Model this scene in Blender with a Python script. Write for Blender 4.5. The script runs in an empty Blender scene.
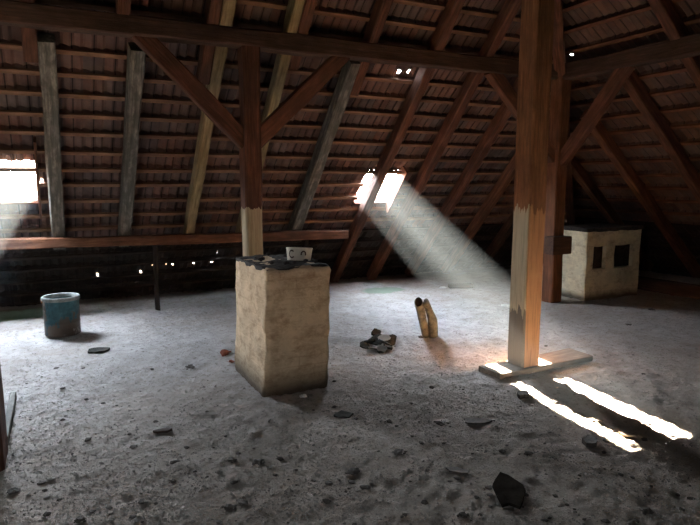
import bpy, bmesh, math, random
from mathutils import Vector, Matrix, noise
random.seed(7)
S = bpy.context.scene
COL = S.collection
V = Vector

# ------------------------------------------------------------------ camera
F = 597.6; EYE = V((0, 0, 1.65)); yaw, pit = math.radians(26.76), math.radians(7.59)
FW = V((math.sin(yaw)*math.cos(pit), math.cos(yaw)*math.cos(pit), -math.sin(pit)))
RT = V((math.cos(yaw), -math.sin(yaw), 0)); UP = RT.cross(FW)
def ray(x, y): return RT*((x-350)/F) - UP*((y-262.5)/F) + FW
def flo(x, y, z=0.0):
    d = ray(x, y); return EYE + d*((z-EYE.z)/d.z)
def onY(x, y, Y):
    d = ray(x, y); return EYE + d*(Y/d.y)
cam = bpy.data.cameras.new('camera'); co = bpy.data.objects.new('camera', cam); COL.objects.link(co)
cam.sensor_width = 36; cam.lens = F/700*36; cam.clip_start = .02
m = Matrix((RT, UP, -FW)).transposed().to_4x4(); m.translation = EYE; co.matrix_world = m
S.camera = co

# ------------------------------------------------------------------ roof frame
PB = math.radians(47.7); TB = math.tan(PB); EB = 9.22       # back slope: z = TB*(EB-Y) at the tiles
PH = math.radians(41.57); TH = math.tan(PH); EH = 10.09     # hip slope: z = TH*(EH-X)
RY = 3.2; RZ = TB*(EB-RY); EF = RY-(EB-RY)                   # ridge, front eave
XL = -6.5
MB = Matrix(((1,0,0),(0,-math.cos(PB),math.sin(PB)),(0,math.sin(PB),math.cos(PB)))).to_4x4(); MB.translation = (0, EB, 0)
# back slope frame: local x = X, local y = up the slope, local z = outward
MB = Matrix((( 1,0,0,0),(0,-math.cos(PB),math.sin(PB),EB),(0,math.sin(PB),math.cos(PB),0),(0,0,0,1)))
MH = Matrix((( 0,-math.cos(PH),math.sin(PH),EH),(1,0,0,0),(0,math.sin(PH),math.cos(PH),0),(0,0,0,1)))
MF = Matrix((( 1,0,0,0),(0,math.cos(PB),-math.sin(PB),EF),(0,math.sin(PB),math.cos(PB),0),(0,0,0,1)))
# back-slope frame as written is left-handed in x; mirrored pieces are harmless for meshes built in world space
def wB(u, v, n=0): return MB @ V((u, v, n))
def wH(u, v, n=0): return MH @ V((u, v, n))
def wF(u, v, n=0): return MF @ V((u, v, n))
def hitB(x, y, e=EB):
    d = ray(x, y); s = ((e-EYE.y)*TB-EYE.z)/(d.z+d.y*TB); p = EYE+d*s
    return p.x, p.z/math.sin(PB), p
def hitH(x, y, e=EH):
    d = ray(x, y); s = ((e-EYE.x)*TH-EYE.z)/(d.z+d.x*TH); p = EYE+d*s
    return p.y, p.z/math.sin(PH), p

# ------------------------------------------------------------------ materials
def new_mat(name, rough=.9):
    m = bpy.data.materials.new(name); m.use_nodes = True
    nt = m.node_tree; b = nt.nodes['Principled BSDF']; b.inputs['Roughness'].default_value = rough
    b.inputs['Specular IOR Level'].default_value = .25
    return m, nt, b
def N(nt, t, **k):
    n = nt.nodes.new(t)
    for a, v in k.items():
        if a in n.inputs: n.inputs[a].default_value = v
        else: setattr(n, a, v)
    return n
def ramp(nt, src, stops):
    r = nt.nodes.new('ShaderNodeValToRGB'); e = r.color_ramp.elements
    while len(e) < len(stops): e.new(.5)
    for i, (p, c) in enumerate(stops): e[i].position = p; e[i].color = (*c, 1) if len(c) == 3 else c
    nt.links.new(src, r.inputs[0]); return r.outputs[0]
def coords(nt, scale=(1,1,1), kind='Object'):
    tc = N(nt, 'ShaderNodeTexCoord'); mp = N(nt, 'ShaderNodeMapping'); mp.inputs['Scale'].default_value = scale
    nt.links.new(tc.outputs[kind], mp.inputs[0]); return mp.outputs[0]
def noi(nt, vec, sc, det=6, rough=.6):
    n = N(nt, 'ShaderNodeTexNoise'); n.inputs['Scale'].default_value = sc; n.inputs['Detail'].default_value = det; n.inputs['Roughness'].default_value = rough
    nt.links.new(vec, n.inputs['Vector']); return n.outputs['Fac']
def mix(nt, f, a, b, mode='MIX'):
    n = N(nt, 'ShaderNodeMix'); n.data_type = 'RGBA'; n.blend_type = mode
    for s, i in ((f, 0), (a, 6), (b, 7)):
        if isinstance(s, (int, float)): n.inputs[i].default_value = s
        elif isinstance(s, tuple): n.inputs[i].default_value = (*s, 1)
        else: nt.links.new(s, n.inputs[i])
    return n.outputs[2]
def math_(nt, op, a, b=0.0, c=None):
    n = N(nt, 'ShaderNodeMath'); n.operation = op
    for i, s in enumerate((a, b) if c is None else (a, b, c)):
        if isinstance(s, (int, float)): n.inputs[i].default_value = s
        else: nt.links.new(s, n.inputs[i])
    return n.outputs[0]
def bump(nt, b, h, st=.5, dist=.01):
    n = N(nt, 'ShaderNodeBump'); n.inputs['Strength'].default_value = st; n.inputs['Distance'].default_value = dist
    nt.links.new(h, n.inputs['Height']); nt.links.new(n.outputs[0], b.inputs['Normal'])

def wood(name, dark, mid, light, pale=None, level=None, soft=.06, end=True, sc=1.0, side=None, blotch=(.38,.68)):
    """grain runs along local x; below local x = level the wood is bare and pale"""
    m, nt, b = new_mat(name, .85)
    vec = coords(nt, (1.2*sc, 16*sc, 16*sc))
    g = noi(nt, vec, 2.2, 8, .65)
    c = ramp(nt, g, [(.3, dark), (.52, mid), (.74, light)])
    blot = noi(nt, coords(nt, (1.6, 3, 3)), 2.4 if blotch[0] < .39 else 4.5, 4, .6)
    c = mix(nt, ramp(nt, blot, [(blotch[0], (0,0,0)), (blotch[1], (.75,.75,.75))]), c, tuple(x*.45 for x in mid))
    if pale:
        sx = N(nt, 'ShaderNodeSeparateXYZ'); nt.links.new(coords(nt), sx.inputs[0])
        w = noi(nt, coords(nt, (.6, 14, 14)), 1.5, 3)
        lv = math_(nt, 'ADD', sx.outputs[0], math_(nt, 'MULTIPLY', math_(nt, 'SUBTRACT', w, .5), soft*8))
        f = math_(nt, 'SMOOTHSTEP' if False else 'LESS_THAN', lv, level)
        pc = ramp(nt, g, [(.3, tuple(x*.55 for x in pale)), (.5, pale), (.75, tuple(min(1, x*1.25) for x in pale))])
        c = mix(nt, f, c, pc)
    if side:   # one face is bare, bleached wood low down and damp grey at the foot
        f2 = math_(nt, 'MULTIPLY', math_(nt, 'LESS_THAN', math_(nt, 'ADD', sx.outputs[1], math_(nt, 'MULTIPLY', w, .01)), -.084), math_(nt, 'LESS_THAN', lv, level+.02))
        sc_ = ramp(nt, g, [(.3, tuple(x*.6 for x in side)), (.5, side), (.75, tuple(x*1.2 for x in side))])
        c = mix(nt, f2, c, sc_)
        f3 = math_(nt, 'MULTIPLY', f2, math_(nt, 'LESS_THAN', lv, .52))
        c = mix(nt, f3, c, (.10,.085,.07))
    nt.links.new(c, b.inputs['Base Color'])
    bump(nt, b, g, .7, .012)
    return m
W_RED = wood('wood_redbrown', (.036,.015,.009), (.102,.041,.023), (.185,.078,.042))
W_BROWN = wood('wood_brown', (.05,.022,.012), (.13,.055,.028), (.22,.10,.05))
W_DARK = wood('wood_dark', (.02,.012,.009), (.06,.032,.022), (.11,.06,.04))
W_GREY = wood('wood_weathered_grey', (.035,.032,.026), (.13,.12,.098), (.27,.245,.20), blotch=(.40,.56))
W_YELL = wood('wood_yellowed', (.11,.075,.035), (.27,.20,.10), (.40,.31,.17))
W_BATT = wood('wood_batten', (.07,.036,.022), (.17,.09,.052), (.28,.155,.092), sc=.6)
W_PLANK = wood('wood_dusty_plank', (.10,.075,.055), (.20,.155,.115), (.32,.26,.20))
W_POST1 = wood('wood_post_bare_foot', (.035,.014,.009), (.095,.038,.022), (.16,.07,.035), pale=(.27,.22,.14), level=1.42, soft=.02)
W_POST2 = wood('wood_post_orange', (.09,.036,.015), (.21,.092,.04), (.32,.15,.07), pale=(.30,.155,.075), level=1.38, soft=.055, side=(.36,.30,.21))

W_BLACK = wood('wood_black', (.008,.006,.005), (.025,.017,.013), (.05,.035,.028))  # near-black wood for the lowest battens and the struts
def tile_mat(name, m0=(.085,.042,.033), m1=(.22,.095,.062), m2=(.14,.10,.10), px=.2, py=.247):
    m, nt, b = new_mat(name, .9)
    vec = coords(nt)
    sn = N(nt, 'ShaderNodeVectorMath'); sn.operation = 'SNAP'; sn.inputs[1].default_value = (px, py, 10)
    nt.links.new(vec, sn.inputs[0])
    wn = N(nt, 'ShaderNodeTexWhiteNoise'); nt.links.new(sn.outputs[0], wn.inputs[0])
    c = ramp(nt, wn.outputs['Value'], [(0, m0), (.35, m1), (.6, m2), (1, m1)])
    n1 = noi(nt, vec, 9, 8, .7)
    c = mix(nt, ramp(nt, n1, [(.35, (0,0,0)), (.75, (.8,.8,.8))]), c, (.05,.035,.032) if m1[0] > .1 else (.01,.008,.007))
    n2 = noi(nt, vec, 2.0, 4, .6)
    c = mix(nt, ramp(nt, n2, [(.45, (0,0,0)), (.8, (.5,.5,.5))]), c, tuple(x*1.1 for x in m2) if m1[0] < .1 else (.15,.115,.10))
    sx = N(nt, 'ShaderNodeSeparateXYZ'); nt.links.new(vec, sx.inputs[0])
    fr = math_(nt, 'FRACT', math_(nt, 'DIVIDE', sx.outputs[0], px))
    jt = math_(nt, 'LESS_THAN', math_(nt, 'ABSOLUTE', math_(nt, 'SUBTRACT', fr, .5)), .035)
    c = mix(nt, math_(nt, 'MULTIPLY', jt, .8), c, (.012,.008,.007))
    nt.links.new(c, b.inputs['Base Color']); bump(nt, b, n1, .6, .01)
    return m
M_TILE = tile_mat('clay_tile', (.048,.025,.020), (.125,.058,.042), (.074,.056,.055))
M_TILEH = tile_mat('clay_tile_right', (.05,.027,.02), (.11,.055,.036), (.075,.05,.043), .2, .30)

M_TILELOW = tile_mat('dark_tile_low', (.012,.009,.008), (.028,.019,.015), (.02,.016,.014))
def plaster(name, base, dirt, foot=.1, stain=(.56,.66)):
    m, nt, b = new_mat(name, .92)
    vec = coords(nt)
    n1 = noi(nt, vec, 5, 9, .7); n2 = noi(nt, coords(nt, (1,1,1.8)), 7, 8, .72); n3 = noi(nt, vec, 45, 4, .6)
    c = mix(nt, ramp(nt, n1, [(.4, (0,0,0)), (.75, (.9,.9,.9))]), base, tuple(x*.62 for x in base))
    c = mix(nt, ramp(nt, n2, [(.48, (0,0,0)), (.72, (.85,.85,.85))]), c, dirt)
    # streaks and bare joints showing the brick coursing
    br = N(nt, 'ShaderNodeTexBrick'); br.inputs['Scale'].default_value = 1
    br.inputs['Brick Width'].default_value = .27; br.inputs['Row Height'].default_value = .078; br.inputs['Mortar Size'].default_value = .008
    br.inputs['Mortar Smooth'].default_value = .6
    sx = N(nt, 'ShaderNodeSeparateXYZ'); nt.links.new(vec, sx.inputs[0])
    cx = N(nt, 'ShaderNodeCombineXYZ'); nt.links.new(math_(nt, 'ADD', sx.outputs[0], sx.outputs[1]), cx.inputs[0])
    nt.links.new(math_(nt, 'ADD', sx.outputs[2], math_(nt, 'MULTIPLY', n1, .03)), cx.inputs[1])
    nt.links.new(cx.outputs[0], br.inputs['Vector'])
    f = math_(nt, 'MULTIPLY', br.outputs['Fac'], ramp(nt, noi(nt, vec, 3.2, 3), [(.5, (0,0,0)), (.75, (.35,.35,.35))]))
    c = mix(nt, f, c, dirt)
    # darker towards the foot, and crumbling crown
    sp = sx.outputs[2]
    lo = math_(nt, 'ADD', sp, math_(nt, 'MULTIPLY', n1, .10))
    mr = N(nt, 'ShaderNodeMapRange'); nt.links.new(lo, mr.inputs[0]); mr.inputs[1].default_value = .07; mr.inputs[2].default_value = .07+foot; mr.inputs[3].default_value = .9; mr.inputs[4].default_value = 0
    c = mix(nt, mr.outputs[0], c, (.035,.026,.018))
    nt.links.new(c, b.inputs['Base Color'])
    h = math_(nt, 'ADD', math_(nt, 'ADD', n1, math_(nt, 'MULTIPLY', n3, .25)), math_(nt, 'MULTIPLY', br.outputs['Fac'], -.08))
    bump(nt, b, h, .8, .02)
    return m
M_PLAST = plaster('whitewash_tan', (.68,.52,.34), (.24,.13,.065), foot=.2)
M_WHITE = plaster('whitewash_pale', (.72,.65,.46), (.27,.21,.13))

def plain(name, c0, c1, sc=20, rough=.9, metal=0, st=.6):
    m, nt, b = new_mat(name, rough); v = coords(nt)
    n = noi(nt, v, sc, 6, .65)
    nt.links.new(ramp(nt, n, [(.3, c0), (.7, c1)]), b.inputs['Base Color']); b.inputs['Metallic'].default_value = metal
    bump(nt, b, n, st, .01); return m
M_SOOT = plain('soot_and_rubble', (.012,.010,.009), (.06,.05,.045), 30)
M_LUMP = plain('dark_mortar', (.035,.030,.026), (.15,.13,.11), 25)
M_LUMPG = plain('grey_mortar', (.16,.145,.125), (.34,.31,.27), 25)
M_BRICK = plain('red_brick', (.16,.05,.03), (.38,.13,.08), 22)
M_SHARD = plain('dark_shard', (.015,.015,.013), (.07,.068,.058), 18, .95)
M_SHARD.node_tree.nodes['Principled BSDF'].inputs['Specular IOR Level'].default_value = .05
M_PALE = plain('pale_sheet', (.55,.56,.55), (.8,.8,.78), 12, .6)
M_VOID = plain('soot_black', (.008,.007,.006), (.03,.025,.02), 12, 1.0)
M_VOID.node_tree.nodes['Principled BSDF'].inputs['Specular IOR Level'].default_value = 0
M_LOG = plain('pale_bark', (.035,.034,.027), (.19,.185,.145), 16)
M_RAG = plain('pale_rag', (.5,.48,.45), (.8,.78,.74), 15)
M_IRON = plain('rusty_iron', (.05,.028,.018), (.16,.09,.055), 30, .7, .3)

def floor_mat():
    m, nt, b = new_mat('dusty_lime_floor', .95)
    v = coords(nt)
    n0 = noi(nt, v, .6, 5, .6); n1 = noi(nt, v, 5, 8, .7); n2 = noi(nt, v, 22, 8, .75); n3 = noi(nt, v, 90, 4, .6)
    c = ramp(nt, n1, [(.3, (.36,.33,.30)), (.55, (.52,.495,.47)), (.75, (.63,.61,.585))])
    c = mix(nt, ramp(nt, n0, [(.4, (0,0,0)), (.65, (.6,.6,.6))]), c, (.33,.265,.21))
    c = mix(nt, ramp(nt, n2, [(.54, (0,0,0)), (.66, (.8,.8,.8))]), c, (.12,.10,.085))
    c = mix(nt, ramp(nt, n3, [(.62, (0,0,0)), (.72, (.7,.7,.7))]), c, (.10,.085,.07))
    c = mix(nt, ramp(nt, noi(nt, v, 60, 3), [(.66, (0,0,0)), (.73, (.8,.8,.8))]), c, (.62,.60,.56))
    sx = N(nt, 'ShaderNodeSeparateXYZ'); nt.links.new(v, sx.inputs[0]); X, Y = sx.outputs[0], sx.outputs[1]
    def blob(cx, cy, rx, ry):
        a = math_(nt, 'DIVIDE', math_(nt, 'SUBTRACT', X, cx), rx); d = math_(nt, 'DIVIDE', math_(nt, 'SUBTRACT', Y, cy), ry)
        r = math_(nt, 'ADD', math_(nt, 'MULTIPLY', a, a), math_(nt, 'MULTIPLY', d, d))
        r = math_(nt, 'ADD', r, math_(nt, 'MULTIPLY', math_(nt, 'SUBTRACT', n1, .5), 1.2))
        mr = N(nt, 'ShaderNodeMapRange'); nt.links.new(r, mr.inputs[0]); mr.inputs[1].default_value = .75; mr.inputs[2].default_value = 1.15; mr.inputs[3].default_value = .8; mr.inputs[4].default_value = 0
        return mr.outputs[0]
    c = mix(nt, blob(-.62, 8.6, .75, .42), c, (.13,.23,.13))       # green patches below the two hatches
    c = mix(nt, blob(4.62, 8.0, .36, .25), c, (.20,.27,.19))
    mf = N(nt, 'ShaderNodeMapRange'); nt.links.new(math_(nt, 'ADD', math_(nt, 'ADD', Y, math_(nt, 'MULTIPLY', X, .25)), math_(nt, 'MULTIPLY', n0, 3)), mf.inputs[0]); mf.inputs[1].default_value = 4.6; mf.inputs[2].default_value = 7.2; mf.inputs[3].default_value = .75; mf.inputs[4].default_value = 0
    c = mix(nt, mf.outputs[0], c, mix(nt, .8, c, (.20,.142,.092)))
    # brown dirt strip along the eaves
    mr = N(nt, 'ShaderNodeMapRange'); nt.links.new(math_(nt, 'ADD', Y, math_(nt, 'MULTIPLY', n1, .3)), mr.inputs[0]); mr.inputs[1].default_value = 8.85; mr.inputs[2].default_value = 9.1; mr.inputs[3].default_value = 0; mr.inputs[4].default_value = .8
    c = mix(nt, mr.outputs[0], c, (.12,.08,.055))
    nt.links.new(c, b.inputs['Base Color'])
    h = math_(nt, 'ADD', math_(nt, 'MULTIPLY', n1, 1.4), math_(nt, 'ADD', n2, math_(nt, 'MULTIPLY', n3, .35)))
    bump(nt, b, h, 1.0, .035)
    return m
M_FLOOR = floor_mat()

# ------------------------------------------------------------------ object helpers
def link(name, me, mats, parent=None, mw=None):
    o = bpy.data.objects.new(name, me)
    for x in (mats if isinstance(mats, (list, tuple)) else [mats]): me.materials.append(x)
    COL.objects.link(o)
    if mw is not None: o.matrix_world = mw
    if parent is not None:
        o.parent = parent; bpy.context.view_layer.update() if False else None
        o.matrix_parent_inverse = parent.matrix_world.inverted() if parent.matrix_world else Matrix()
    return o
def tag(o, label=None, cat=None, group=None, kind=None):
    if label: o['label'] = label
    if cat: o['category'] = cat
    if group: o['group'] = group
    if kind: o['kind'] = kind
    return o
def empty(name, loc):
    o = bpy.data.objects.new(name, None); COL.objects.link(o); o.location = loc; o.empty_display_size = .1
    o.matrix_world = Matrix.Translation(loc); return o
def me_from(name, vs, fs, smooth=False):
    me = bpy.data.meshes.new(name); me.from_pydata([tuple(v) for v in vs], [], fs); me.update()
    if smooth:
        for p in me.polygons: p.use_smooth = True
    return me
def frame(a, b, up):
    x = (b-a).normalized(); z = (up-x*up.dot(x)).normalized(); y = z.cross(x)
    m = Matrix((x, y, z)).transposed().to_4x4(); m.translation = a; return m
_seed = [0]
def timber_mesh(L, w, h, jit=.004, ch=.012, step=.16, z0=None):
    """squared timber along local x; rough hewn chamfered section; h below/above the axis"""
    _seed[0] += 17.3; s = _seed[0]
    hw, hh = w/2, h/2
    sec = [(-hw+ch,-hh),(hw-ch,-hh),(hw,-hh+ch),(hw,hh-ch),(hw-ch,hh),(-hw+ch,hh),(-hw,hh-ch),(-hw,-hh+ch)]
    n = max(2, int(L/step)); vs = []; fs = []
    for i in range(n+1):
        x = L*i/n
        for k, (y, z) in enumerate(sec):
            d = noise.noise_vector(V((x*1.6, y*7+s, z*7)))*jit*2.2
            d2 = noise.noise_vector(V((x*.5, s, 0)))*jit*2
            vs.append(V((x, y+d.y+d2.y, z+d.z+d2.z)))
    for i in range(n):
        for k in range(8):
            a = i*8+k; b2 = i*8+(k+1)%8
            fs.append((a, b2, b2+8, a+8))
    fs.append(tuple(range(7, -1, -1))); fs.append(tuple(n*8+k for k in range(8)))
    return me_from('timber', vs, fs)
def timber(name, a, b, w, h, mat, up=V((0,0,1)), parent=None, **k):
    a, b = V(a), V(b)
    me = timber_mesh((b-a).length, w, h, **k); return link(name, me, mat, parent, frame(a, b, up))
def box_bm(bm, lo, hi):
    vs = [bm.verts.new((x, y, z)) for x in (lo[0], hi[0]) for y in (lo[1], hi[1]) for z in (lo[2], hi[2])]
    for f in ((0,1,3,2),(4,6,7,5),(0,4,5,1),(2,3,7,6),(0,2,6,4),(1,5,7,3)): bm.faces.new([vs[i] for i in f])
def bm_obj(name, bm, mat, parent=None, mw=None, smooth=False):
    bmesh.ops.recalc_face_normals(bm, faces=bm.faces)
    me = bpy.data.meshes.new(name); bm.to_mesh(me); bm.free()
    if smooth:
        for p in me.polygons: p.use_smooth = True
    return link(name, me, mat, parent, mw)

# ------------------------------------------------------------------ floor
def axis(lo, hi, flo_, fhi, fine, coarse):
    out = [lo]
    while out[-1] < hi:
        x = out[-1]; out.append(x+(fine if flo_ <= x < fhi else coarse))
    return out
def fz(x, y):
    p = V((x, y, 0))
    z = .020*noise.fractal(p*1.3, 1.0, 2.0, 3)+.010*noise.fractal(p*6+V((5,0,0)), .6, 2.1, 4)+.012*noise.noise(p*14)
    t = noise.noise(p*11+V((9,3,1)))
    z += .008*max(0, t-.2)*2
    return z-.012
xs = axis(-6.7, 10.9, -1.0, 5.0, .022, .08); ys = axis(-3.6, 10.0, 1.4, 6.2, .022, .08)
vs = [(x, y, fz(x, y)) for y in ys for x in xs]; nx = len(xs)
fs = [(j*nx+i, j*nx+i+1, (j+1)*nx+i+1, (j+1)*nx+i) for j in range(len(ys)-1) for i in range(nx-1)]
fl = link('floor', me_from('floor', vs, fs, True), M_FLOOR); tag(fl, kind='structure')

# ------------------------------------------------------------------ tile slopes
def slope(name, M, u0, umax, vtop, p, mat, holes, leaks, wave=.2, seg=.025, umin=None):
    """one roof slope: tile courses as one closed sheet (local x along the eaves, y up, z outward)"""
    vs = []; fs = []; rows = int(vtop/p)+1
    def wav(u, v):
        t = (u/wave) % 1.0
        return .012*math.sin(2*math.pi*t*2) + (.012 if t < .12 else 0)
    idx = 0; nd = 9 if leaks else 4
    for r in range(-1, rows):
        va, vb = r*p, min((r+1)*p, vtop)
        if vb-va < .01: break
        lo = u0 if umin is None else max(u0, umin(va))-.05; hi = umax(va)+.05
        i0 = math.floor(lo/seg); i1 = math.ceil(hi/seg); rr = random.Random(r*31+77)
        off = {}
        prev = None
        for i in range(i0, i1+1):
            u = i*seg; ti = math.floor(u/wave)
            if ti not in off: off[ti] = (rr.uniform(-.006, .006), rr.uniform(-.012, .008))
            dn, dv = off[ti]; w = wav(u, 0)
            col = []
            k = [(va+dv+(vb-va-dv)*q/nd, .045+(w+dn)*(1-.2*q/nd)-.045*q/nd) for q in range(nd+1)]+[(vb+.035, .082+w)]
            for v_, n_ in k:
                vs.append((u, v_, n_)); col.append(idx); idx += 1
            if prev:
                for q in range(nd+1):
                    cu = u-seg/2; cv = (k[q][0]+k[q+1][0])/2
                    if any(a < cu < b and c < cv < d for a, b, c, d in holes): continue
                    if any((cu-a)**2/(ru*ru)+(cv-b)**2/(rv*rv) < 1 for a, b, ru, rv in leaks): continue
                    fs.append((prev[q], col[q], col[q+1], prev[q+1]))
            prev = col
    me = me_from(name, vs, fs); o = link(name, me, [mat, M_TILELOW]); o.matrix_world = M
    for q in me.polygons:   # the lowest courses take the darker tile material
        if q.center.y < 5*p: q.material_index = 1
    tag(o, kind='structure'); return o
def battens(M, par, u0, umax, vtop, p, mat, holes, umin=None, w=.05, t=.034):
    r = 1; rr = random.Random(5)
    while r*p < vtop:
        v = r*p-.015; lo = u0 if umin is None else max(u0, umin(v)); hi = umax(v)
        spans = [(lo, hi)]
        for a, b, c, d in holes:
            if c < v+.01 and v < d-.12:
                ns = []
                for s0, s1 in spans:
                    if a > s0 and b < s1: ns += [(s0, a), (b, s1)]
                    else: ns.append((s0, s1))
                spans = ns
        for s0, s1 in spans:
            if s1-s0 < .1: continue
            dv = rr.uniform(-.008, .008); tl = rr.uniform(-.006, .006)
            a = M @ V((s0, v+dv-tl, -t/2)); b = M @ V((s1, v+dv+tl, -t/2)); up = (M.to_3x3() @ V((0,0,1)))
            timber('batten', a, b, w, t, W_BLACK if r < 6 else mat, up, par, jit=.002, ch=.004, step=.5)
        r += 1

uB = lambda v: EH-(v*math.sin(PB))/TH                      # back slope runs to the hip
uHmax = lambda v: EB-(v*math.sin(PH))/TB
uHmin = lambda v: EF+(v*math.sin(PH))/TB
vtB = RZ/math.sin(PB); vtH = RZ/math.sin(PH)
# two hatches in the back slope (corners read off the roof plane)
def rect(px):  # four pixels left,right,top,bottom -> u,v
    l, r, t, bt = px
    ul = hitB(l, (t+bt)/2)[0]; ur = hitB(r, (t+bt)/2)[0]; vt = hitB((l+r)/2, t)[1]; vb = hitB((l+r)/2, bt)[1]
    return (ul, ur, vb, vt)
H1 = rect((-32, 37, 163, 202)); H2 = rect((361.5, 394, 170.5, 202))
leaksB = []
for x, y, ru, rv in ((64,268,.055,.012),(70,266.5,.02,.016),(91,267,.03,.012),(106,267,.03,.01),(112,265.5,.015,.02),(45,269,.015,.012),(22,269,.015,.01),
                     (153,265,.02,.016),(166,264,.012,.012),(173,265,.01,.012),(141,273,.022,.01),(193,263.5,.022,.018),(212,263,.015,.02),(215,270,.045,.012),(217,254,.015,.012),
                     (399,73,.014,.05),(409,72,.012,.035),(351,263,.02,.012),(43,182,.018,.05),(98,276,.025,.008),(270,262,.012,.015)):
    u, v, _ = hitB(x, y); leaksB.append((u, v, max(ru*.6, .0135), max(rv*.8, .0145)))
leaksH = []
for x, y in ((571,55),(569,207),(575,214),(569,186)):
    u, v, _ = hitH(x, y); leaksH.append((u, v, .02, .02))
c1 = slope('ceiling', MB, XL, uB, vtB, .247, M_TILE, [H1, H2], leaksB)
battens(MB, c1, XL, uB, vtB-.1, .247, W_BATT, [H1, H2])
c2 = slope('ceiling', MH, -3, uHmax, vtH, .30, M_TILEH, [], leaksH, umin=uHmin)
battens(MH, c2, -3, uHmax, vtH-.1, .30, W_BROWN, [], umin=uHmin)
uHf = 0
H3 = (-3.2, -2.75, 2.2, 2.65)  # added, unseen opening behind the camera that lets in fill daylight
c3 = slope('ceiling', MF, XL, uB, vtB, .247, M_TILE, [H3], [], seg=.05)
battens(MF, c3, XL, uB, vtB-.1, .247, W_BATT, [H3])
# gable end far to the left
bm = bmesh.new()
g = [bm.verts.new(p) for p in ((XL, EF-.1, -.1), (XL, EB+.1, -.1), (XL, RY, RZ+.1))]
g2 = [bm.verts.new((v.co.x-.25, v.co.y, v.co.z)) for v in g]
bm.faces.new(g); bm.faces.new(g2[::-1])
for i in range(3): bm.faces.new((g[i], g[(i+1)%3], g2[(i+1)%3], g2[i]))
tag(bm_obj('wall_left', bm, M_PLAST), kind='structure')

bm = bmesh.new(); box_bm(bm, (-9, 11.3, -2), (12, 11.6, 1.75))  # added wall beyond the eaves, keeps sun out of the roof leaks
tag(bm_obj('sun_block_wall', bm, M_PLAST), kind='structure')
# ------------------------------------------------------------------ hatch frames
nB = MB.to_3x3() @ V((0,0,1)); dB = MB.to_3x3() @ V((0,1,0))
def hatch(name, M, hr, boards, mat):
    u0, u1, v0, v1 = hr; R3 = M.to_3x3(); nn = R3 @ V((0,0,1))
    r = empty(name, M @ V(((u0+u1)/2, (v0+v1)/2, 0))); tag(r, kind='structure')
    for side, a, b, n0, n1 in boards:
        u = u0-.014 if side == 'l' else u1+.014
        timber('lining_board', M @ V((u, v0+a, (n0+n1)/2)), M @ V((u, v1+b, (n0+n1)/2)), .026, n1-n0, mat, nn, r, jit=.002, ch=.003)
    for v in (v0-.016,):
        timber('window_frame', M @ V((u0, v, .02)), M @ V((u1, v, .02)), .03, .07, mat, nn, r, jit=.002, ch=.003)
    # iron rim outside
    for v in (v0-.03, v1+.03):
        timber('window_frame', M @ V((u0-.06, v, .10)), M @ V((u1+.06, v, .10)), .03, .03, M_IRON, nn, r, jit=.001, ch=.003)
hatch('window_1', MB, H1, [('r', -.22, .35, -.07, .07), ('l', -.05, .1, -.05, .07)], W_BROWN)
hatch('window_2', MB, H2, [('r', -.12, .07, -.13, .07)], W_RED)
hatch('fill_hatch', MF, H3, [('l', 0, 0, -.05, .07), ('r', 0, 0, -.05, .07)], W_BROWN)

# ------------------------------------------------------------------ rafters
RD = .16; RN = -.034-RD/2
def vB(z): return z/math.sin(PB)
def rafter(u0, v0, u1, v1, mat, label, w=.14, M=MB, d=RD, n=RN, **k):
    R3 = M.to_3x3()
    o = timber('rafter', M @ V((u0, v0, n)), M @ V((u1, v1, n)), w, d, mat, R3 @ V((0,0,1)), **k)
    return tag(o, label, 'rafter')
v_p = 1.30; vt = vtB-.12
vmid = hitB(100, 45, 8.96)[1]+.15
rafter(.095, v_p, .085, vmid, W_GREY, 'rough grey weathered rafter just right of the left hatch', .15, jit=.007)
rafter(.86, v_p, .875, vmid, W_GREY, 'mottled grey rafter under the left end of the long tie beam, second from the left', .14, jit=.007)
rafter(1.675, v_p, 1.685, vmid+.9, W_YELL, 'yellowish pale rafter left of the post behind the masonry pier', .12)
rafter(2.41, v_p, 2.37, vmid+1.0, W_YELL, 'yellowish pale rafter half hidden behind the post above the masonry pier', .11)
rafter(3.21, v_p, 3.215, vmid+.1, W_GREY, 'blotchy grey rafter right of the brace, the last grey one before the right hatch', .15, jit=.007)
rafter(4.245, .12, 4.21, vt, W_RED, 'reddish rafter crossing the left edge of the right hatch', .125)
rafter(4.97, .12, 5.0, vB(TB*(EB-3.9)), W_RED, 'red-brown rafter lit along one side right of the right hatch', .13)
rafter(5.75, .12, 5.79, uHmax(0)*0+4.4, W_RED, 'reddish-brown rafter behind the top of the sunbeam', .13)
rafter(6.55, .12, 6.6, 3.7, W_BROWN, 'dark brown rafter seen just left of the big front post', .13)
rafter(7.35, .4, 7.38, 2.9, W_DARK, 'short dark rafter hidden in the gloom behind the big front post', .13)
# upper rafters, lapped beside the lower ones and ending below the tie beam
for u, mt, lb, low in ((-.06,W_RED,'reddish upper rafter end lapped left of the leftmost grey rafter', .12),(.73,W_RED,'reddish upper rafter poking out above the tie beam at top left',-.35),
                  (1.56,W_RED,'reddish upper rafter lapped to the left side of the yellowish one',.22),(2.50,W_RED,'reddish upper rafter lapped to the right of the half hidden pale rafter',-.05),
                  (3.345,W_RED,'reddish upper rafter lapped to the right of the last grey rafter',.22)):
    rafter(u, vmid-.1-low, u, vt, mt, lb, .12)
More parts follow.
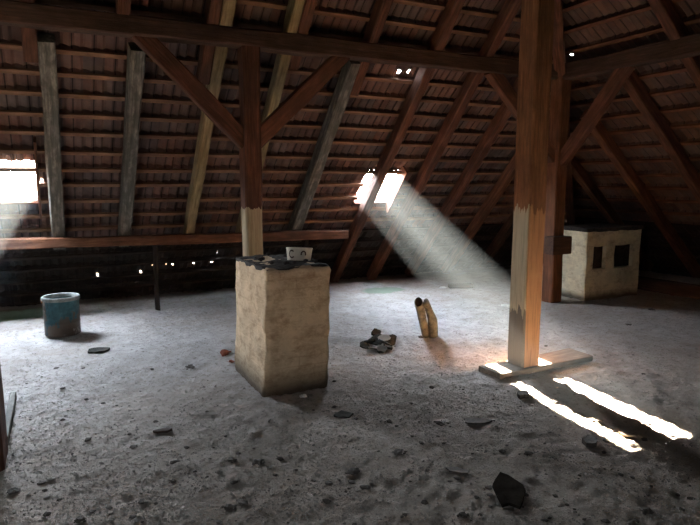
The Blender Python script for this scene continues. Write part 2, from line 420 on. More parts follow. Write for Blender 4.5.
# right (hip) slope
MHn = MH.to_3x3() @ V((0,0,1))
def hy(x, y): return hitH(x, y, EH-.294)[0]
for y, v1, lb in ((4.33+.13, vtH-.5, 'red-brown rafter crossing the top right corner of the view'), (5.17+.17, 4.9, 'long red-brown rafter running down behind the brace to the right edge'),
              (6.10+.2, 4.1, 'dark red rafter right of the back post, running down behind the whitewashed flue block'), (7.0+.22, 3.2, 'faint dark rafter between the back post and the whitewashed flue block'),
              (3.5, vtH-.5, 'red-brown rafter of the right slope nearest the camera')):
    rafter(y, .3, y-.02, v1, W_RED if y < 6 else W_BROWN, lb, .13, M=MH)
# hip timber
a = V((EH-.45, EB-.35, .05)); b = V((EH-(RZ-.3)/TH-.28, EB-(RZ-.3)/TB-.24, RZ-.55))
a.z += .12; b.z += .12; o = timber('hip_rafter', a, b, .14, .18, W_RED, V((.5,.5,1))); tag(o, 'heavy reddish hip rafter crossing the top of the back post', 'rafter')

# ------------------------------------------------------------------ beams, purlin, posts, braces
YP = 6.05; PY = YP+.0
def T(name, a, b, w, h, mat, label, cat, up=V((0,0,1)), **k):
    return tag(timber(name, a, b, w, h, mat, up, **k), label, cat)
T('purlin_beam', (-3.2, YP+.09, 3.105), (6.12, YP+.09, 3.105), .18, .178, W_DARK, 'long dark beam crossing the whole left and middle of the view below the ceiling', 'beam', jit=.006)
T('purlin_beam', (6.29, 6.25, 3.11), (6.29, .6, 3.11), .18, .20, W_DARK, 'dark beam running from the back post to the right edge of the view', 'beam', jit=.006)
YL = 8.02
T('purlin', (-2.6, YL, .968), (3.98, YL, .888), .16, .125, W_BROWN, 'low horizontal purlin carrying the feet of the grey rafters', 'beam', jit=.006)
for x, lb in ((1.22,'thin dark strut under the low purlin, behind and right of the drum'),(3.35,'thin dark strut under the low purlin, right of the masonry pier')):
    T('strut', (x, YL+.03, -.02), (x, YL+.03, .88), .06, .06, W_BLACK, lb, 'post', up=V((0,1,0)), step=.1)
def post(name, x0, x1, y0, y1, z0, z1, mat, label, **k):
    return T(name, ((x0+x1)/2, (y0+y1)/2, z0), ((x0+x1)/2, (y0+y1)/2, z1), x1-x0, y1-y0, mat, label, 'post', up=V((0,1,0)), **k)
post('post', 1.845, 2.03, YP, YP+.19, -.03, 3.02, W_POST1, 'brown timber post with bare pale foot rising behind the masonry pier', ch=.02, jit=.006)
post('post', 3.62, 3.815, 3.825, 4.03, .045, 5.4, W_POST2, 'tall orange-brown front post standing on a plank beside the sunlit strips', ch=.014, jit=.004)
p3 = post('post', 6.18, 6.37, YP-.02, YP+.18, -.03, 3.2, W_BROWN, 'brown back post carrying both beams, right behind the tall front post', ch=.014)
post('post', -.53, -.315, 3.85, 4.16, -.02, 3.4, W_RED, 'red-brown post cut off by the left edge of the view', ch=.012)
T('board', (-.33, 4.2, .025), (-.32, 5.12, .025), .04, .06, W_GREY, 'narrow grey board lying on the floor beyond the left edge post', 'board', ch=.003, jit=.001)
blk = bmesh.new(); box_bm(blk, (6.01, 5.88, .69), (6.35, 6.04, .93))
bmesh.ops.bevel(blk, geom=blk.edges[:], offset=.012, segments=1)
ob = bm_obj('cross_block', blk, W_DARK, p3)
def brace(a, b, label, mat=W_RED, y=None, w=.17, d=.12):
    a, b = V(a), V(b); return T('brace', a, b, d, w, mat, label, 'brace', up=V((b-a)).cross(V((0,1,0)) if abs((b-a).x) > abs((b-a).y) else V((1,0,0))))
YB = YP+.095
brace((.86, YB, 3.06), (1.88, YB, 2.06), 'reddish diagonal brace left of the post above the masonry pier')
brace((3.02, YB, 3.06), (1.97, YB, 2.06), 'reddish diagonal brace right of the post above the masonry pier')
brace((5.08, YB, 3.06), (6.22, YB, 1.98), 'diagonal brace partly hidden by the left side of the tall front post')
brace((6.28, 5.08, 3.06), (6.28, 6.06, 1.93), 'diagonal brace from the back post up to the right-hand beam')
# sole plank and sill
T('sole_plank', (3.33, 3.93, .018), (4.46, 3.96, .026), .28, .052, W_PLANK, 'dusty brown plank on the floor under the tall front post', 'plank', ch=.006, jit=.003)
T('sill_timber', (8.35, -1.5, .07), (8.35, 8.1, .07), .2, .2, W_DARK, 'dark sill timber on the floor at the foot of the right slope', 'beam')

# ------------------------------------------------------------------ masonry
def masonry_bm(bm, lo, hi, r=.03, n=22, amp=.012, seed=0, flare=0):
    """rounded, worn masonry block built from gridded faces"""
    lo, hi = V(lo), V(hi); sz = hi-lo; c = (lo+hi)/2
    def put(p):
        q = V(p); inner = V([max(lo[i]+r, min(hi[i]-r, q[i])) for i in range(3)])
        d = q-inner
        if d.length > r: q = inner+d.normalized()*r
        k = noise.noise_vector(q*7+V((seed,0,0)))*amp+noise.noise_vector(q*22+V((seed,4,0)))*amp*.35
        return q+k
    cnt = [max(2, int(sz[i]/.035)) for i in range(3)]
    for ax in range(3):
        a, b = [(1,2),(2,0),(0,1)][ax]
        for s, base in ((0, lo), (1, hi)):
            g = []
            for i in range(cnt[a]+1):
                row = []
                for j in range(cnt[b]+1):
                    p = [0,0,0]; p[ax] = base[ax]; p[a] = lo[a]+sz[a]*i/cnt[a]; p[b] = lo[b]+sz[b]*j/cnt[b]
                    row.append(bm.verts.new(put(p)))
                g.append(row)
            for i in range(cnt[a]):
                for j in range(cnt[b]):
                    bm.faces.new((g[i][j], g[i+1][j], g[i+1][j+1], g[i][j+1]))
    bmesh.ops.remove_doubles(bm, verts=bm.verts, dist=.0008)
PX0, PX1, PY0, PY1, PZ = 1.415, 1.955, 4.25, 5.12, 1.0
base = empty('masonry_pier', V((PX0, PY0, 0))); tag(base, 'whitewashed masonry pier standing on the floor in front of the left post', 'pier')
bm = bmesh.new(); masonry_bm(bm, (PX0, PY0, -.05), (PX1, PY1, PZ), .035, amp=.016)
for v in bm.verts:   # it leans a little; the foot is worn back
    v.co.x += .028*v.co.z
    if v.co.z < .1 and v.co.y < PY0+.1: v.co.y += (.1-v.co.z)*.35
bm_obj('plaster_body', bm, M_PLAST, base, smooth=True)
def lump_mesh(seed, r=1.0, flat=.6, sub=2, amp=.35, name='lump'):
    bm = bmesh.new(); bmesh.ops.create_icosphere(bm, subdivisions=sub, radius=r)
    for v in bm.verts:
        k = noise.noise_vector(v.co*1.3/r+V((seed*3.7, 0, seed)))*amp+noise.noise_vector(v.co*3/r+V((seed, 8, 0)))*amp*.4
        v.co += k*r; v.co.z *= flat
    me = bpy.data.meshes.new(name); bm.to_mesh(me); bm.free(); return me
# crumbling dark crown
bm = bmesh.new(); masonry_bm(bm, (PX0+.03, PY0+.012, PZ-.03), (PX1+.01, PY1-.012, PZ+.006), .012, amp=.02, seed=9)
tag(bm_obj('crumbled_crown', bm, M_SOOT, base), 'black crumbled crown')

# flue block with two cleaning holes
fb = empty('flue_block', V((6.75, 5.97, 0))); tag(fb, 'whitewashed flue block with two square soot holes at the right', 'flue')
FX0, FX1, FY0, FY1, FZ = 6.75, 7.62, 5.93, 6.62, .0
pt = onY(600, 231, FY0); FZ = pt.z
def fx(px, py): return onY(px, py, FY0)
holes = [(fx(593.5,250).x, fx(606,250).x, fx(600,268).z, fx(600,246.5).z), (fx(614.5,250).x, fx(633,250).x, fx(623,267).z, fx(623,245.5).z)]
FX0 = fx(586, 270).x; FX1 = fx(638.5, 270).x
bm = bmesh.new()
xsn = sorted([FX0, FX1]+[h for q in holes for h in q[:2]]); zsn = sorted([-.04, FZ]+[min(h[2] for h in holes), max(h[3] for h in holes)])
def fine(a, st=.06):
    o = []
    for i in range(len(a)-1):
        k = max(1, round((a[i+1]-a[i])/st)); o += [a[i]+(a[i+1]-a[i])*j/k for j in range(k)]
    return o+[a[-1]]
X_, Z_ = fine(xsn), fine(zsn); hz0, hz1 = zsn[1], zsn[2]
Y_ = fine([FY0, FY0+.09, FY1])
def inhole(cx, cz): return any(h[0] < cx < h[1] for h in holes) and hz0 < cz < hz1
vd = {}
def vtx(x, y, z):
    k = (round(x,4), round(y,4), round(z,4))
    if k not in vd: vd[k] = bm.verts.new(V((x,y,z))+noise.noise_vector(V((x,y,z))*6)*.012)
    return vd[k]
for i in range(len(X_)-1):
    for j in range(len(Z_)-1):
        cx, cz = (X_[i]+X_[i+1])/2, (Z_[j]+Z_[j+1])/2
        for y in ([FY0] if not inhole(cx, cz) else [FY0+.09])+[FY1]:
            bm.faces.new([vtx(X_[a], y, Z_[b]) for a, b in ((i,j),(i+1,j),(i+1,j+1),(i,j+1))])
for h in holes:
    zz = [z for z in Z_ if hz0-1e-6 <= z <= hz1+1e-6]; xx = [x for x in X_ if h[0]-1e-6 <= x <= h[1]+1e-6]
    for x in h[:2]:
        for b in range(len(zz)-1): bm.faces.new([vtx(x, FY0, zz[b]), vtx(x, FY0+.09, zz[b]), vtx(x, FY0+.09, zz[b+1]), vtx(x, FY0, zz[b+1])])
    for z in (hz0, hz1):
        for a in range(len(xx)-1): bm.faces.new([vtx(xx[a], FY0, z), vtx(xx[a+1], FY0, z), vtx(xx[a+1], FY0+.09, z), vtx(xx[a], FY0+.09, z)])
for x in (FX0, FX1):
    for b in range(len(Z_)-1):
        for a in range(len(Y_)-1): bm.faces.new([vtx(x, Y_[a], Z_[b]), vtx(x, Y_[a+1], Z_[b]), vtx(x, Y_[a+1], Z_[b+1]), vtx(x, Y_[a], Z_[b+1])])
for a in range(len(X_)-1):
    for b in range(len(Y_)-1): bm.faces.new([vtx(X_[a], Y_[b], FZ), vtx(X_[a+1], Y_[b], FZ), vtx(X_[a+1], Y_[b+1], FZ), vtx(X_[a], Y_[b+1], FZ)])
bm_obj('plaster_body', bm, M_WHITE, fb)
for h in holes:   # sooty iron doors set back in the holes
    bm = bmesh.new(); box_bm(bm, (h[0]+.006, FY0+.055, hz0+.006), (h[1]-.006, FY0+.08, hz1-.006))
    tag(bm_obj('soot_door', bm, M_VOID, fb), 'black soot door')
bm = bmesh.new(); masonry_bm(bm, (FX0-.03, FY0-.03, FZ-.01), (FX1+.03, FY1+.03, FZ+.045), .015, amp=.012, seed=3)
tag(bm_obj('cap_slab', bm, M_SOOT, fb), 'dark dirty cap slab')

# ------------------------------------------------------------------ drum
def lathe(prof, n=40, squash=None):
    vs = []; fs = []
    for r, z in prof:
        for i in range(n):
            a = 2*math.pi*i/n; vs.append((r*math.cos(a), r*math.sin(a), z))
    for k in range(len(prof)-1):
        for i in range(n): fs.append((k*n+i, k*n+(i+1)%n, (k+1)*n+(i+1)%n, (k+1)*n+i))
    return vs, fs
def drum_mat():
    m, nt, b = new_mat('teal_paint_rusty', .6)
    v = coords(nt); n1 = noi(nt, v, 4.5, 7, .65); n2 = noi(nt, v, 18, 5)
    sx = N(nt, 'ShaderNodeSeparateXYZ'); nt.links.new(v, sx.inputs[0])
    c = ramp(nt, n2, [(.3, (.015,.045,.055)), (.6, (.03,.095,.115)), (.8, (.07,.15,.165))])
    # cement-coloured wear low on the drum
    f = math_(nt, 'SUBTRACT', math_(nt, 'ADD', math_(nt, 'MULTIPLY', n1, 2.4), -.5), math_(nt, 'MULTIPLY', sx.outputs[2], 1.5))
    c = mix(nt, ramp(nt, f, [(.32, (0,0,0)), (.42, (.9,.9,.9))]), c, (.075,.05,.035))
    c = mix(nt, ramp(nt, n1, [(.60, (0,0,0)), (.66, (.8,.8,.8))]), c, (.30,.30,.26))
    nt.links.new(c, b.inputs['Base Color']); bump(nt, b, n2, .4, .006); return m
dc = flo(63.5, 337); dr = .5*(flo(80, 335)-flo(47, 335)).length
dloc = V((dc.x, dc.y+dr*.85, 0)); 
dh = None
for h in [i*.005 for i in range(60, 160)]:
    p = dloc+V((0,0,h)); q = p-EYE; yy = 262.5-F*q.dot(UP)/q.dot(FW)
    if yy < 297: dh = h; break
dh = dh or .5
dt = empty('paint_drum', dloc); tag(dt, 'rusty teal metal drum on the floor at the left', 'drum')
R_ = dr
prof = [(0,.004),(R_*.98,.004),(R_,.012),(R_,dh*.33),(R_*1.02,dh*.35),(R_,dh*.37),(R_,dh*.68),(R_*1.02,dh*.70),(R_,dh*.72),(R_,dh-.03),(R_*1.05,dh-.025),(R_*1.06,dh-.008),(R_*1.04,dh),(R_*.99,dh-.004),(R_*.97,dh-.03),(R_*.97,.05)]
vs, fs = lathe(prof); o = link('drum_shell', me_from('drum', vs, fs, True), drum_mat(), dt, Matrix.Translation(dloc))
prof = [(R_*1.03,dh-.03),(R_*1.075,dh-.025),(R_*1.08,dh+.008),(R_*1.03,dh+.016),(R_*.95,dh+.008),(R_*.95,dh-.03)]
vs, fs = lathe(prof); o = link('rim', me_from('rim', vs, fs, True), plain('rim_crusted', (.07,.08,.08), (.27,.28,.26), 16), dt, Matrix.Translation(dloc)); tag(o, 'pale crusted rim')
vs, fs = lathe([(0,dh-.035),(R_*.5,dh-.03),(R_*.96,dh-.045)]); o = link('contents', me_from('fill', vs, fs, True), plain('dried_cement', (.14,.14,.13), (.42,.41,.38), 9), dt, Matrix.Translation(dloc)); tag(o, 'grey dried cement filling')
bm = bmesh.new(); bmesh.ops.create_cone(bm, segments=12, radius1=.022, radius2=.018, depth=.05, cap_ends=True)
lm = Matrix.Translation(dloc-RT*(R_+.015)+V((0,0,dh-.06))) @ Matrix.Rotation(math.pi/2, 4, 'Y')
bm_obj('handle_lug', bm, M_IRON, dt, lm)

# ------------------------------------------------------------------ tub on the pier
pc = onY(299, 262, 4.62); tw = .108; tz = PZ+.006
tl = V((pc.x, 4.62, tz))
tb = empty('small_tub', tl); tag(tb, 'small cream tub with brown marks lying on top of the masonry pier', 'tub')
tub = bmesh.new()
prof = [(0,0),(tw*.86,0),(tw*.9,.004),(tw,.095),(tw*1.04,.1),(tw*1.02,.108),(tw*.95,.1),(tw*.85,.012),(0,.012)]
vs, fs = lathe(prof, 32)
tub_mw = Matrix.Translation(tl) @ Matrix.Rotation(math.radians(5), 4, 'Y') @ Matrix.Rotation(math.radians(-6), 4, 'X')
M_CREAM = plain('cream_plastic', (.66,.60,.48), (.85,.80,.68), 14, .5, 0, .1)
link('tub_body', me_from('tub', vs, fs, True), M_CREAM, tb, tub_mw)
# two curved brown marks on the side
def mark(ang, arc0, arc1, rr, parent, name='brown_mark'):
    cu = []; 
    for i in range(15):
        t = arc0+(arc1-arc0)*i/14; du = rr*math.cos(t)*.8; dz = .052+rr*math.sin(t)
        rad = tw*(.9+.1*dz/.095)+.0015; a = ang+du/rad
        cu.append(V((rad*math.cos(a), rad*math.sin(a), dz)))
    vs = []; fs = []
    for i, p in enumerate(cu):
        d = (cu[min(i+1, 14)]-cu[max(i-1, 0)]).normalized(); n = V((p.x, p.y, 0)).normalized(); s = d.cross(n)*.006
        vs += [p-s, p+s]
        if i: fs.append((2*i-2, 2*i-1, 2*i+1, 2*i))
    me = me_from(name, vs, fs); o = link(name, me, M_IRON, parent, tub_mw)
    md = o.modifiers.new('t', 'SOLIDIFY'); md.thickness = .001; return o
va = math.atan2(-math.cos(yaw), -math.sin(yaw))
mark(va-.55, math.radians(40), math.radians(320), .03, tb)
mark(va+.42, math.radians(-20), math.radians(200), .024, tb)
# rubble on the pier
for i in range(16):
    r = random.uniform(.014, .036); x = random.uniform(PX0+.06, PX1-.06); y = random.uniform(PY0+.06, PY1-.08)
    if (x-tl.x)**2+(y-tl.y)**2 < .15**2: continue
    o = link('rubble_lump', lump_mesh(i+40, r, .7, 1), M_SOOT); o.location = (x, y, PZ+.025+r*.3); o.rotation_euler.z = random.random()*6
    tag(o, 'small sooty lump of rubble on the crown of the masonry pier', 'rubble', 'rubble on top of the masonry pier')

# ------------------------------------------------------------------ debris
def on_floor(px, py): p = flo(px, py); p.z = fz(p.x, p.y); return p
def shard_mesh(seed, L, W, t, n=11):
    rr = random.Random(seed); vs = []; k = n
    out = [(L/2*math.cos(2*math.pi*i/k)*rr.uniform(.68,1.15), W/2*math.sin(2*math.pi*i/k)*rr.uniform(.65,1.15)) for i in range(k)]
    bend = rr.uniform(-.04,.04)*t*6
    for z in (0, t):
        for x, y in out: vs.append((x, y, z+bend*(x/L)**2*4+rr.uniform(-.1,.1)*t))
    fs = [tuple(range(k-1,-1,-1)), tuple(range(k, 2*k))]+[(i, (i+1)%k, k+(i+1)%k, k+i) for i in range(k)]
    return me_from('shard', vs, fs)
def cluster_mesh(seed, r, flat):
    rr = random.Random(seed); bm = bmesh.new()
    for i in range(11):
        k = 1.0 if i == 0 else rr.uniform(.15, .5); a = rr.random()*6.28; d = 0 if i == 0 else rr.uniform(.3, 1.05)
        q = bmesh.ops.create_icosphere(bm, subdivisions=2 if i == 0 else 1, radius=r*(.62 if i == 0 else k*.7))['verts']
        for v in q:
            w_ = noise.noise_vector(v.co*2.2/r+V((seed*1.7+i, i*3.1, 0)))
            v.co += w_*r*(.42 if i == 0 else .16); v.co.z *= flat*(1 if i == 0 else 1.1)
            v.co += V((math.cos(a)*d*r, math.sin(a)*d*r*.8, 0))
    me = bpy.data.meshes.new('lump'); bm.to_mesh(me); bm.free(); return me
def place_lump(px, py, wpx, label, mat=M_LUMP, name='mortar_lump', cat='debris', flat=.55, seed=None, group=None):
    p = on_floor(px, py); sc = (p-EYE).dot(FW)/F; r = wpx*sc/2
    o = link(name, cluster_mesh(seed or px, r, flat), mat); o.location = (p.x, p.y, p.z+r*flat*.3)
    return tag(o, label, cat, group)
def place_shard(px, py, wpx, dpx, t, rot, label, mat=M_SHARD, name='shard', cat='debris', tilt=(0,0), lift=0):
    p = on_floor(px, py); q = flo(px, py-dpx/2); q2 = flo(px, py+dpx/2); sc = (p-EYE).dot(FW)/F
    o = link(name, shard_mesh(int(px*7+py), wpx*sc, (q-q2).length, t), mat)
    o.location = (p.x, p.y, p.z+.003+lift); o.rotation_euler = (tilt[0], tilt[1], -yaw+rot); return tag(o, label, cat)
place_lump(190, 366, 11, 'dark lump on the bare floor left of the masonry pier')
place_lump(225, 354, 13, 'red brick fragment on the floor against the left side of the masonry pier', M_BRICK, 'brick_fragment', flat=.9)
place_lump(231, 361, 7, 'smaller red brick crumb just below the brick fragment beside the pier', M_BRICK, 'brick_fragment', flat=.7)
place_lump(304, 396, 8, 'small white stone at the foot of the masonry pier', M_RAG, 'stone', flat=.7)
place_shard(344, 412, 20, 7, .010, .15, 'flat dark shard with a pointed end right of the foot of the pier')
place_lump(335, 404, 6, 'tiny dark lump between the pier foot and the flat dark shard')
place_lump(389, 419, 8, 'dark lump on the floor below the heap of dark shards')
place_lump(441, 421, 15, 'dark crumbly lump on the floor midway between pier and plank', flat=.35)
place_shard(476, 421, 30, 6, .009, .05, 'long thin dark crust left of the sunlit strips', M_LUMP)
place_shard(508, 492, 36, 34, .016, -.1, 'large flat black slab in the foreground', M_VOID, 'slab', 'slab')
place_lump(489, 486, 12, 'dark crumbly lump touching the upper left corner of the large black slab', flat=.3)
place_lump(489, 494, 8, 'small dark lump along the left side of the large black slab', flat=.3)
place_lump(463, 514, 13, 'dark lump at the bottom edge left of the large black slab')
place_lump(529, 454, 14, 'dark flattish lump above the large black slab', flat=.35)
place_lump(502, 451, 9, 'dark lump left of the flattish lump above the black slab')
place_shard(590, 443, 15, 10, .03, -.6, 'brownish angular chunk below the sunlit strips', M_LUMP, 'chunk')
place_shard(523, 396, 14, 6, .03, -.5, 'small angular chunk just below the upper end of the sunlit strips', M_LUMP, 'chunk')
place_shard(595, 421, 13, 3, .012, -.3, 'thin flake lying in the nearer sunlit strip', W_PLANK, 'flake')
place_shard(628, 436, 17, 4, .015, -.3, 'curled flake at the lower end of the nearer sunlit strip', W_PLANK, 'flake')
place_shard(458, 470, 26, 5, .010, -.3, 'thin dark strip of crust left of the flattish lump', M_LUMP)
place_lump(354, 470, 18, 'dark crumbly heap in the middle foreground', flat=.4)
place_lump(329, 480, 12, 'dark lump just below left of the crumbly heap', flat=.5)
place_lump(326, 499, 12, 'dark lump at the bottom centre of the floor')
place_lump(398, 452, 16, 'low dark crumbly patch right of the pier shadow', flat=.3)
place_lump(257, 461, 14, 'brown lump in the shadow of the pier', flat=.5)
place_lump(231, 460, 12, 'brown lump left of the one in the pier shadow', flat=.5)
place_lump(228, 507, 14, 'dark lump at the lower left of the pier shadow', flat=.5)
place_shard(163, 431, 18, 3, .015, .3, 'thin dark stick slanting on the left part of the floor', W_DARK, 'stick', 'stick')
place_lump(80, 519, 14, 'dark lump at the bottom left of the floor')
place_lump(173, 479, 9, 'small dark lump in the left foreground')
place_lump(133, 447, 9, 'flat dark crumb left of centre on the floor', flat=.3)
place_lump(12, 488, 14, 'black lump at the foot of the left edge post')
place_lump(648, 512, 14, 'dark lump at the bottom right corner of the floor')
place_lump(632, 522, 16, 'brown pointed lump cut by the bottom edge at the right')
place_shard(98, 350, 22, 5, .02, .12, 'thin dark piece of slate on the floor right of the drum', M_SHARD, 'slate_piece', 'slate')
# heap of shards
for i, (x, y, w, d, t, r, tx, ty, lf) in enumerate(((365,346,13,4,.012,.3,.3,.2,.01),(372,349,14,5,.015,-.4,-.3,.1,.01),(378,342,18,5,.012,.1,.35,-.2,.03),(384,345,12,5,.02,.6,.1,.4,.02),
      (391,343,10,6,.03,-.2,.5,.2,.02),(376,338,9,3,.02,-.7,.2,.5,.06),(370,344,10,4,.02,.9,-.4,.3,.03),(382,350,14,4,.02,-.1,.2,-.1,.0),(388,348,9,4,.02,.4,.1,.3,.0))):
    nm = ['leftmost tilted','lower left','broad middle','upright middle','rightmost upright','topmost small','left tilted','front flat','right front'][i]
    place_shard(x, y, w, d, t, r, nm+' dark shard in the small heap right of the pier', M_SHARD, tilt=(tx, ty), lift=lf)
place_shard(384, 343, 13, 3, .008, -.45, 'bright pale strip lying on the heap of dark shards', M_PALE, 'strip', 'strip', tilt=(.5,.1), lift=.07)
# two upright hollow logs
def tube(path, rads, n=14, hollow=True, jit=.004, sd=0):
    vs = []; fs = []; K = len(path)
    rings = [(p, r) for p, r in zip(path, rads)]
    if hollow: rings = rings+[(p, r*.8) for p, r in reversed(rings[-3:])]
    for k, (p, r) in enumerate(rings):
        for i in range(n):
            a = 2*math.pi*i/n; q = V((math.cos(a)*r, math.sin(a)*r*.85, 0)); q += noise.noise_vector(q*25+V((sd,k*.7,0)))*jit
            if k >= K-1 and k <= K: q.z -= .045*math.cos(a+2.1)
            vs.append(p+q)
    for k in range(len(rings)-1):
        for i in range(n): fs.append((k*n+i, k*n+(i+1)%n, (k+1)*n+(i+1)%n, (k+1)*n+i))
    fs.append(tuple(range(n-1,-1,-1))); fs.append(tuple((len(rings)-1)*n+i for i in range(n)))
    me = me_from('log', vs, fs, True)
    if hollow:
        me.materials.append(M_LOG); me.materials.append(M_VOID)
        for q in me.polygons:
            if q.index >= K*n: q.material_index = 1
        me.polygons[len(me.polygons)-2].material_index = 0
    return me
b1 = flo(425.5, 336); b2 = flo(432, 336)
def up_pt(px, py, Y): return onY(px, py, Y)
pa = [onY(x, y, b1.y) for x, y in ((426,337),(424.5,328),(422.5,320),(420.5,310),(418.5,302))]
o = link('hollow_log', tube(pa, [.040,.046,.046,.048,.048]), []); tag(o, 'left of the two short hollow logs standing upright on the floor, open dark top', 'log')
pa2 = [onY(x, y, b2.y) for x, y in ((433,337),(433,328),(432.5,319),(429,310),(426,303))]
o = link('bent_log', tube(pa2, [.058,.056,.052,.042,.034], hollow=False, sd=5), M_LOG); tag(o, 'right of the two upright logs, bent in the middle and narrower at the top', 'log')
place_lump(421, 336, 9, 'dark lump at the foot of the left upright log', flat=.5)
# low things near the far edge
T('board', flo(449, 288)+V((0,0,.03)), flo(472, 287.5)+V((0,0,.03)), .12, .06, W_DARK, 'short dark board on the floor under the sunbeam near the far edge', 'board', ch=.005)
place_lump(443, 287, 10, 'crumpled pale rag at the left end of the short dark board', M_RAG, 'rag', 'rag', flat=.3)
place_lump(507, 305, 18, 'pale flat stone on the floor left of the tall front post', M_RAG, 'stone', 'stone', flat=.25)
place_lump(651, 309, 9, 'dark lump on the floor right of the whitewashed flue block', flat=.3)
place_lump(629, 324, 8, 'dark lump on the floor in front of the whitewashed flue block', flat=.3)

# scattered crumbs: each one its own object, six shapes
protos = [lump_mesh(i*5+3, 1, random.uniform(.35,.6), 1, .5) for i in range(6)]
for k, me in enumerate(protos): me.materials.append((M_LUMP, M_LUMPG, M_LUMP)[k % 3])
cnt = 0
while cnt < 290:
    px = random.uniform(5, 695); py = 300+225*math.sqrt(random.random())
    p = flo(px, py)
    if p.y > 8.6 or p.x > 8: continue
    if PX0-.06 < p.x < PX1+.06 and PY0-.06 < p.y < PY1+.06: continue
    if 3.25 < p.x < 4.5 and 3.7 < p.y < 4.15: continue
    if (p-dloc).length < R_+.05 or (p-b1).length < .15: continue
    if -.6 < p.x < -.28 and 3.8 < p.y < 4.7: continue
    r = random.choice((.006,.007,.009,.011,.014,.019))*random.uniform(.8,1.2)
    o = bpy.data.objects.new('mortar_crumb', protos[cnt % 6]); COL.objects.link(o)
    o.location = (p.x, p.y, fz(p.x, p.y)+r*.15); o.scale = (r*random.uniform(.9,1.7), r, r); o.rotation_euler.z = random.random()*6.28
    tag(o, 'small crumb of mortar scattered over the dusty floor', 'crumb', 'mortar crumbs scattered over the floor'); cnt += 1
# grit too fine to count
vs = []; fs = []
ico = [V(v) for v in ((0,0,1),(.9,0,.2),(-.4,.8,.1),(-.5,-.8,.2),(0,.1,-.6))]
tri = ((0,1,2),(0,2,3),(0,3,1),(4,2,1),(4,3,2),(4,1,3))
for i in range(26000):
    px = random.uniform(-20, 720); py = 292+240*random.random()**.8
    p = flo(px, py)
    if p.y > 8.9 or p.x > 8.2 or (PX0-.03 < p.x < PX1+.03 and PY0-.03 < p.y < PY1+.03): continue
    if noise.noise(V((p.x*1.5, p.y*1.5, 4))) < random.uniform(-.7,.3): continue
    r = random.uniform(.0025, .008)*(1+.5*(random.random() < .1)); a = random.random()*6.28; ca, sa = math.cos(a), math.sin(a); z = fz(p.x, p.y)
    b0 = len(vs)
    for q in ico:
        x, y = q.x*r*1.3*random.uniform(.7,1.2), q.y*r*random.uniform(.7,1.2)
        vs.append((p.x+x*ca-y*sa, p.y+x*sa+y*ca, z+q.z*r*.8))
    fs += [(a_+b0, b_+b0, c_+b0) for a_, b_, c_ in tri]
o = link('grit', me_from('grit', vs, fs), plain('grit_mix', (.13,.115,.10), (.46,.43,.39), 3)); tag(o, 'fine grit and dust crumbs covering the floor', 'grit', kind='stuff')

# ------------------------------------------------------------------ light
SUN_AZ, SUN_EL = math.radians(10.0), math.radians(18.9)
sd = V((-math.sin(SUN_AZ)*math.cos(SUN_EL), -math.cos(SUN_AZ)*math.cos(SUN_EL), -math.sin(SUN_EL)))
SD = 160.0      # the sun as a very distant lamp (0.5 degrees across)
sl = bpy.data.lights.new('sun', 'POINT'); sl.shadow_soft_size = .75; sl.energy = 1050*4*math.pi*SD*SD; sl.color = (1, .87, .70)
so = bpy.data.objects.new('sun', sl); COL.objects.link(so); so.location = V((4.4, 7.75, 1.58))-sd*SD
w = bpy.data.worlds.new('sky'); S.world = w; w.use_nodes = True; nt = w.node_tree
bg = nt.nodes['Background']; bg.inputs['Strength'].default_value = 1
tc = N(nt, 'ShaderNodeTexCoord'); dp = N(nt, 'ShaderNodeVectorMath'); dp.operation = 'DOT_PRODUCT'
nt.links.new(tc.outputs['Generated'], dp.inputs[0]); dp.inputs[1].default_value = tuple(-sd)
gl = math_(nt, 'POWER', math_(nt, 'MAXIMUM', dp.outputs['Value'], 0.0), 14)
sx = N(nt, 'ShaderNodeSeparateXYZ'); nt.links.new(tc.outputs['Generated'], sx.inputs[0])
base = ramp(nt, sx.outputs[2], [(0, (.3,.3,.27)), (.04, (.95,.97,1.0)), (.5, (.72,.84,1.0))])
vm = N(nt, 'ShaderNodeVectorMath'); vm.operation = 'SCALE'; nt.links.new(base, vm.inputs[0])
nt.links.new(math_(nt, 'ADD', 120, math_(nt, 'MULTIPLY', gl, 300)), vm.inputs['Scale'])
nt.links.new(vm.outputs[0], bg.inputs['Color'])
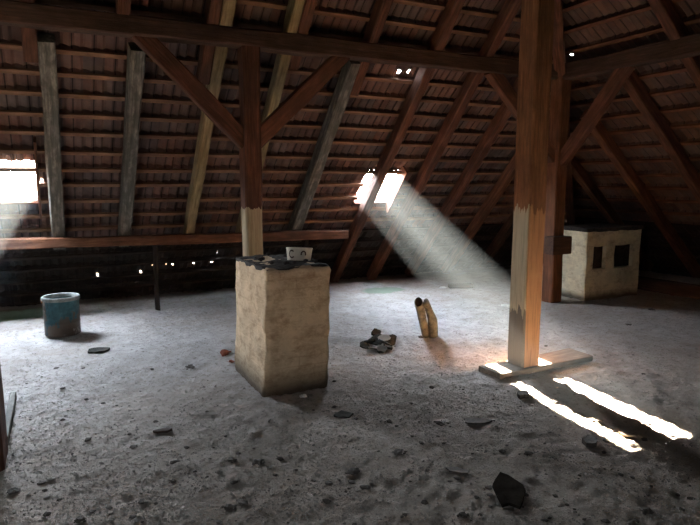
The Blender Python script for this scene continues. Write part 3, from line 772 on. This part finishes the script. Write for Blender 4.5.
def portal(M, hr, name):
    u0, u1, v0, v1 = hr
    l = bpy.data.lights.new(name, 'AREA'); l.shape = 'RECTANGLE'; l.size = (u1-u0)+.04; l.size_y = (v1-v0)+.04
    l.cycles.is_portal = True
    o = bpy.data.objects.new(name, l); COL.objects.link(o)
    n = (M.to_3x3() @ V((0,0,1))).normalized(); yv = (M.to_3x3() @ V((0,1,0))).normalized(); xv = yv.cross(n)
    mm = Matrix((xv, yv, n)).transposed().to_4x4(); mm.translation = M @ V(((u0+u1)/2, (v0+v1)/2, .09)); o.matrix_world = mm
for M, h in ((MB, H1), (MB, H2), (MF, H3)): portal(M, h, 'daylight_portal')

# dust hanging in the two beams
def haze_mat(d):
    m = bpy.data.materials.new('dusty_air'); m.use_nodes = True; nt = m.node_tree; nt.nodes.remove(nt.nodes['Principled BSDF'])
    s = N(nt, 'ShaderNodeVolumeScatter'); s.inputs['Density'].default_value = d; s.inputs['Anisotropy'].default_value = .25; s.inputs['Color'].default_value = (.74,.88,1,1)
    nt.links.new(s.outputs[0], nt.nodes['Material Output'].inputs['Volume']); return m
HZ = haze_mat(.0032); HZ.cycles.volume_sampling = 'EQUIANGULAR'
def haze(hr, length, label, mg=.10):
    u0, u1, v0, v1 = hr
    base = [MB @ V((u, v, -.20)) for u, v in ((u0-mg, v0-mg), (u1+mg, v0-mg), (u1+mg, v1+mg), (u0-mg, v1+mg))]
    vs = list(base)
    for b in base:
        s = (b.z-.05)/-sd.z; vs.append(b+sd*min(s, length))
    me = me_from('haze', vs, [(3,2,1,0),(4,5,6,7)]+[(i, (i+1)%4, 4+(i+1)%4, 4+i) for i in range(4)])
    o = link('dust_haze', me, HZ); tag(o, label, 'haze', kind='stuff')
haze(H2, 20, 'pale dusty sunbeam slanting from the right hatch to the floor')
haze(H1, 20, 'pale dusty sunbeam below the left hatch at the left edge')

# ------------------------------------------------------------------ view
vsn = S.view_settings; vsn.view_transform = 'Standard'; vsn.look = 'None'; vsn.gamma = 1; vsn.exposure = .42; vsn.use_curve_mapping = False
c = S.cycles
c.use_denoising = True; c.max_bounces = 10; c.diffuse_bounces = 8; c.volume_bounces = 1; c.sample_clamp_indirect = 8
c.use_adaptive_sampling = False
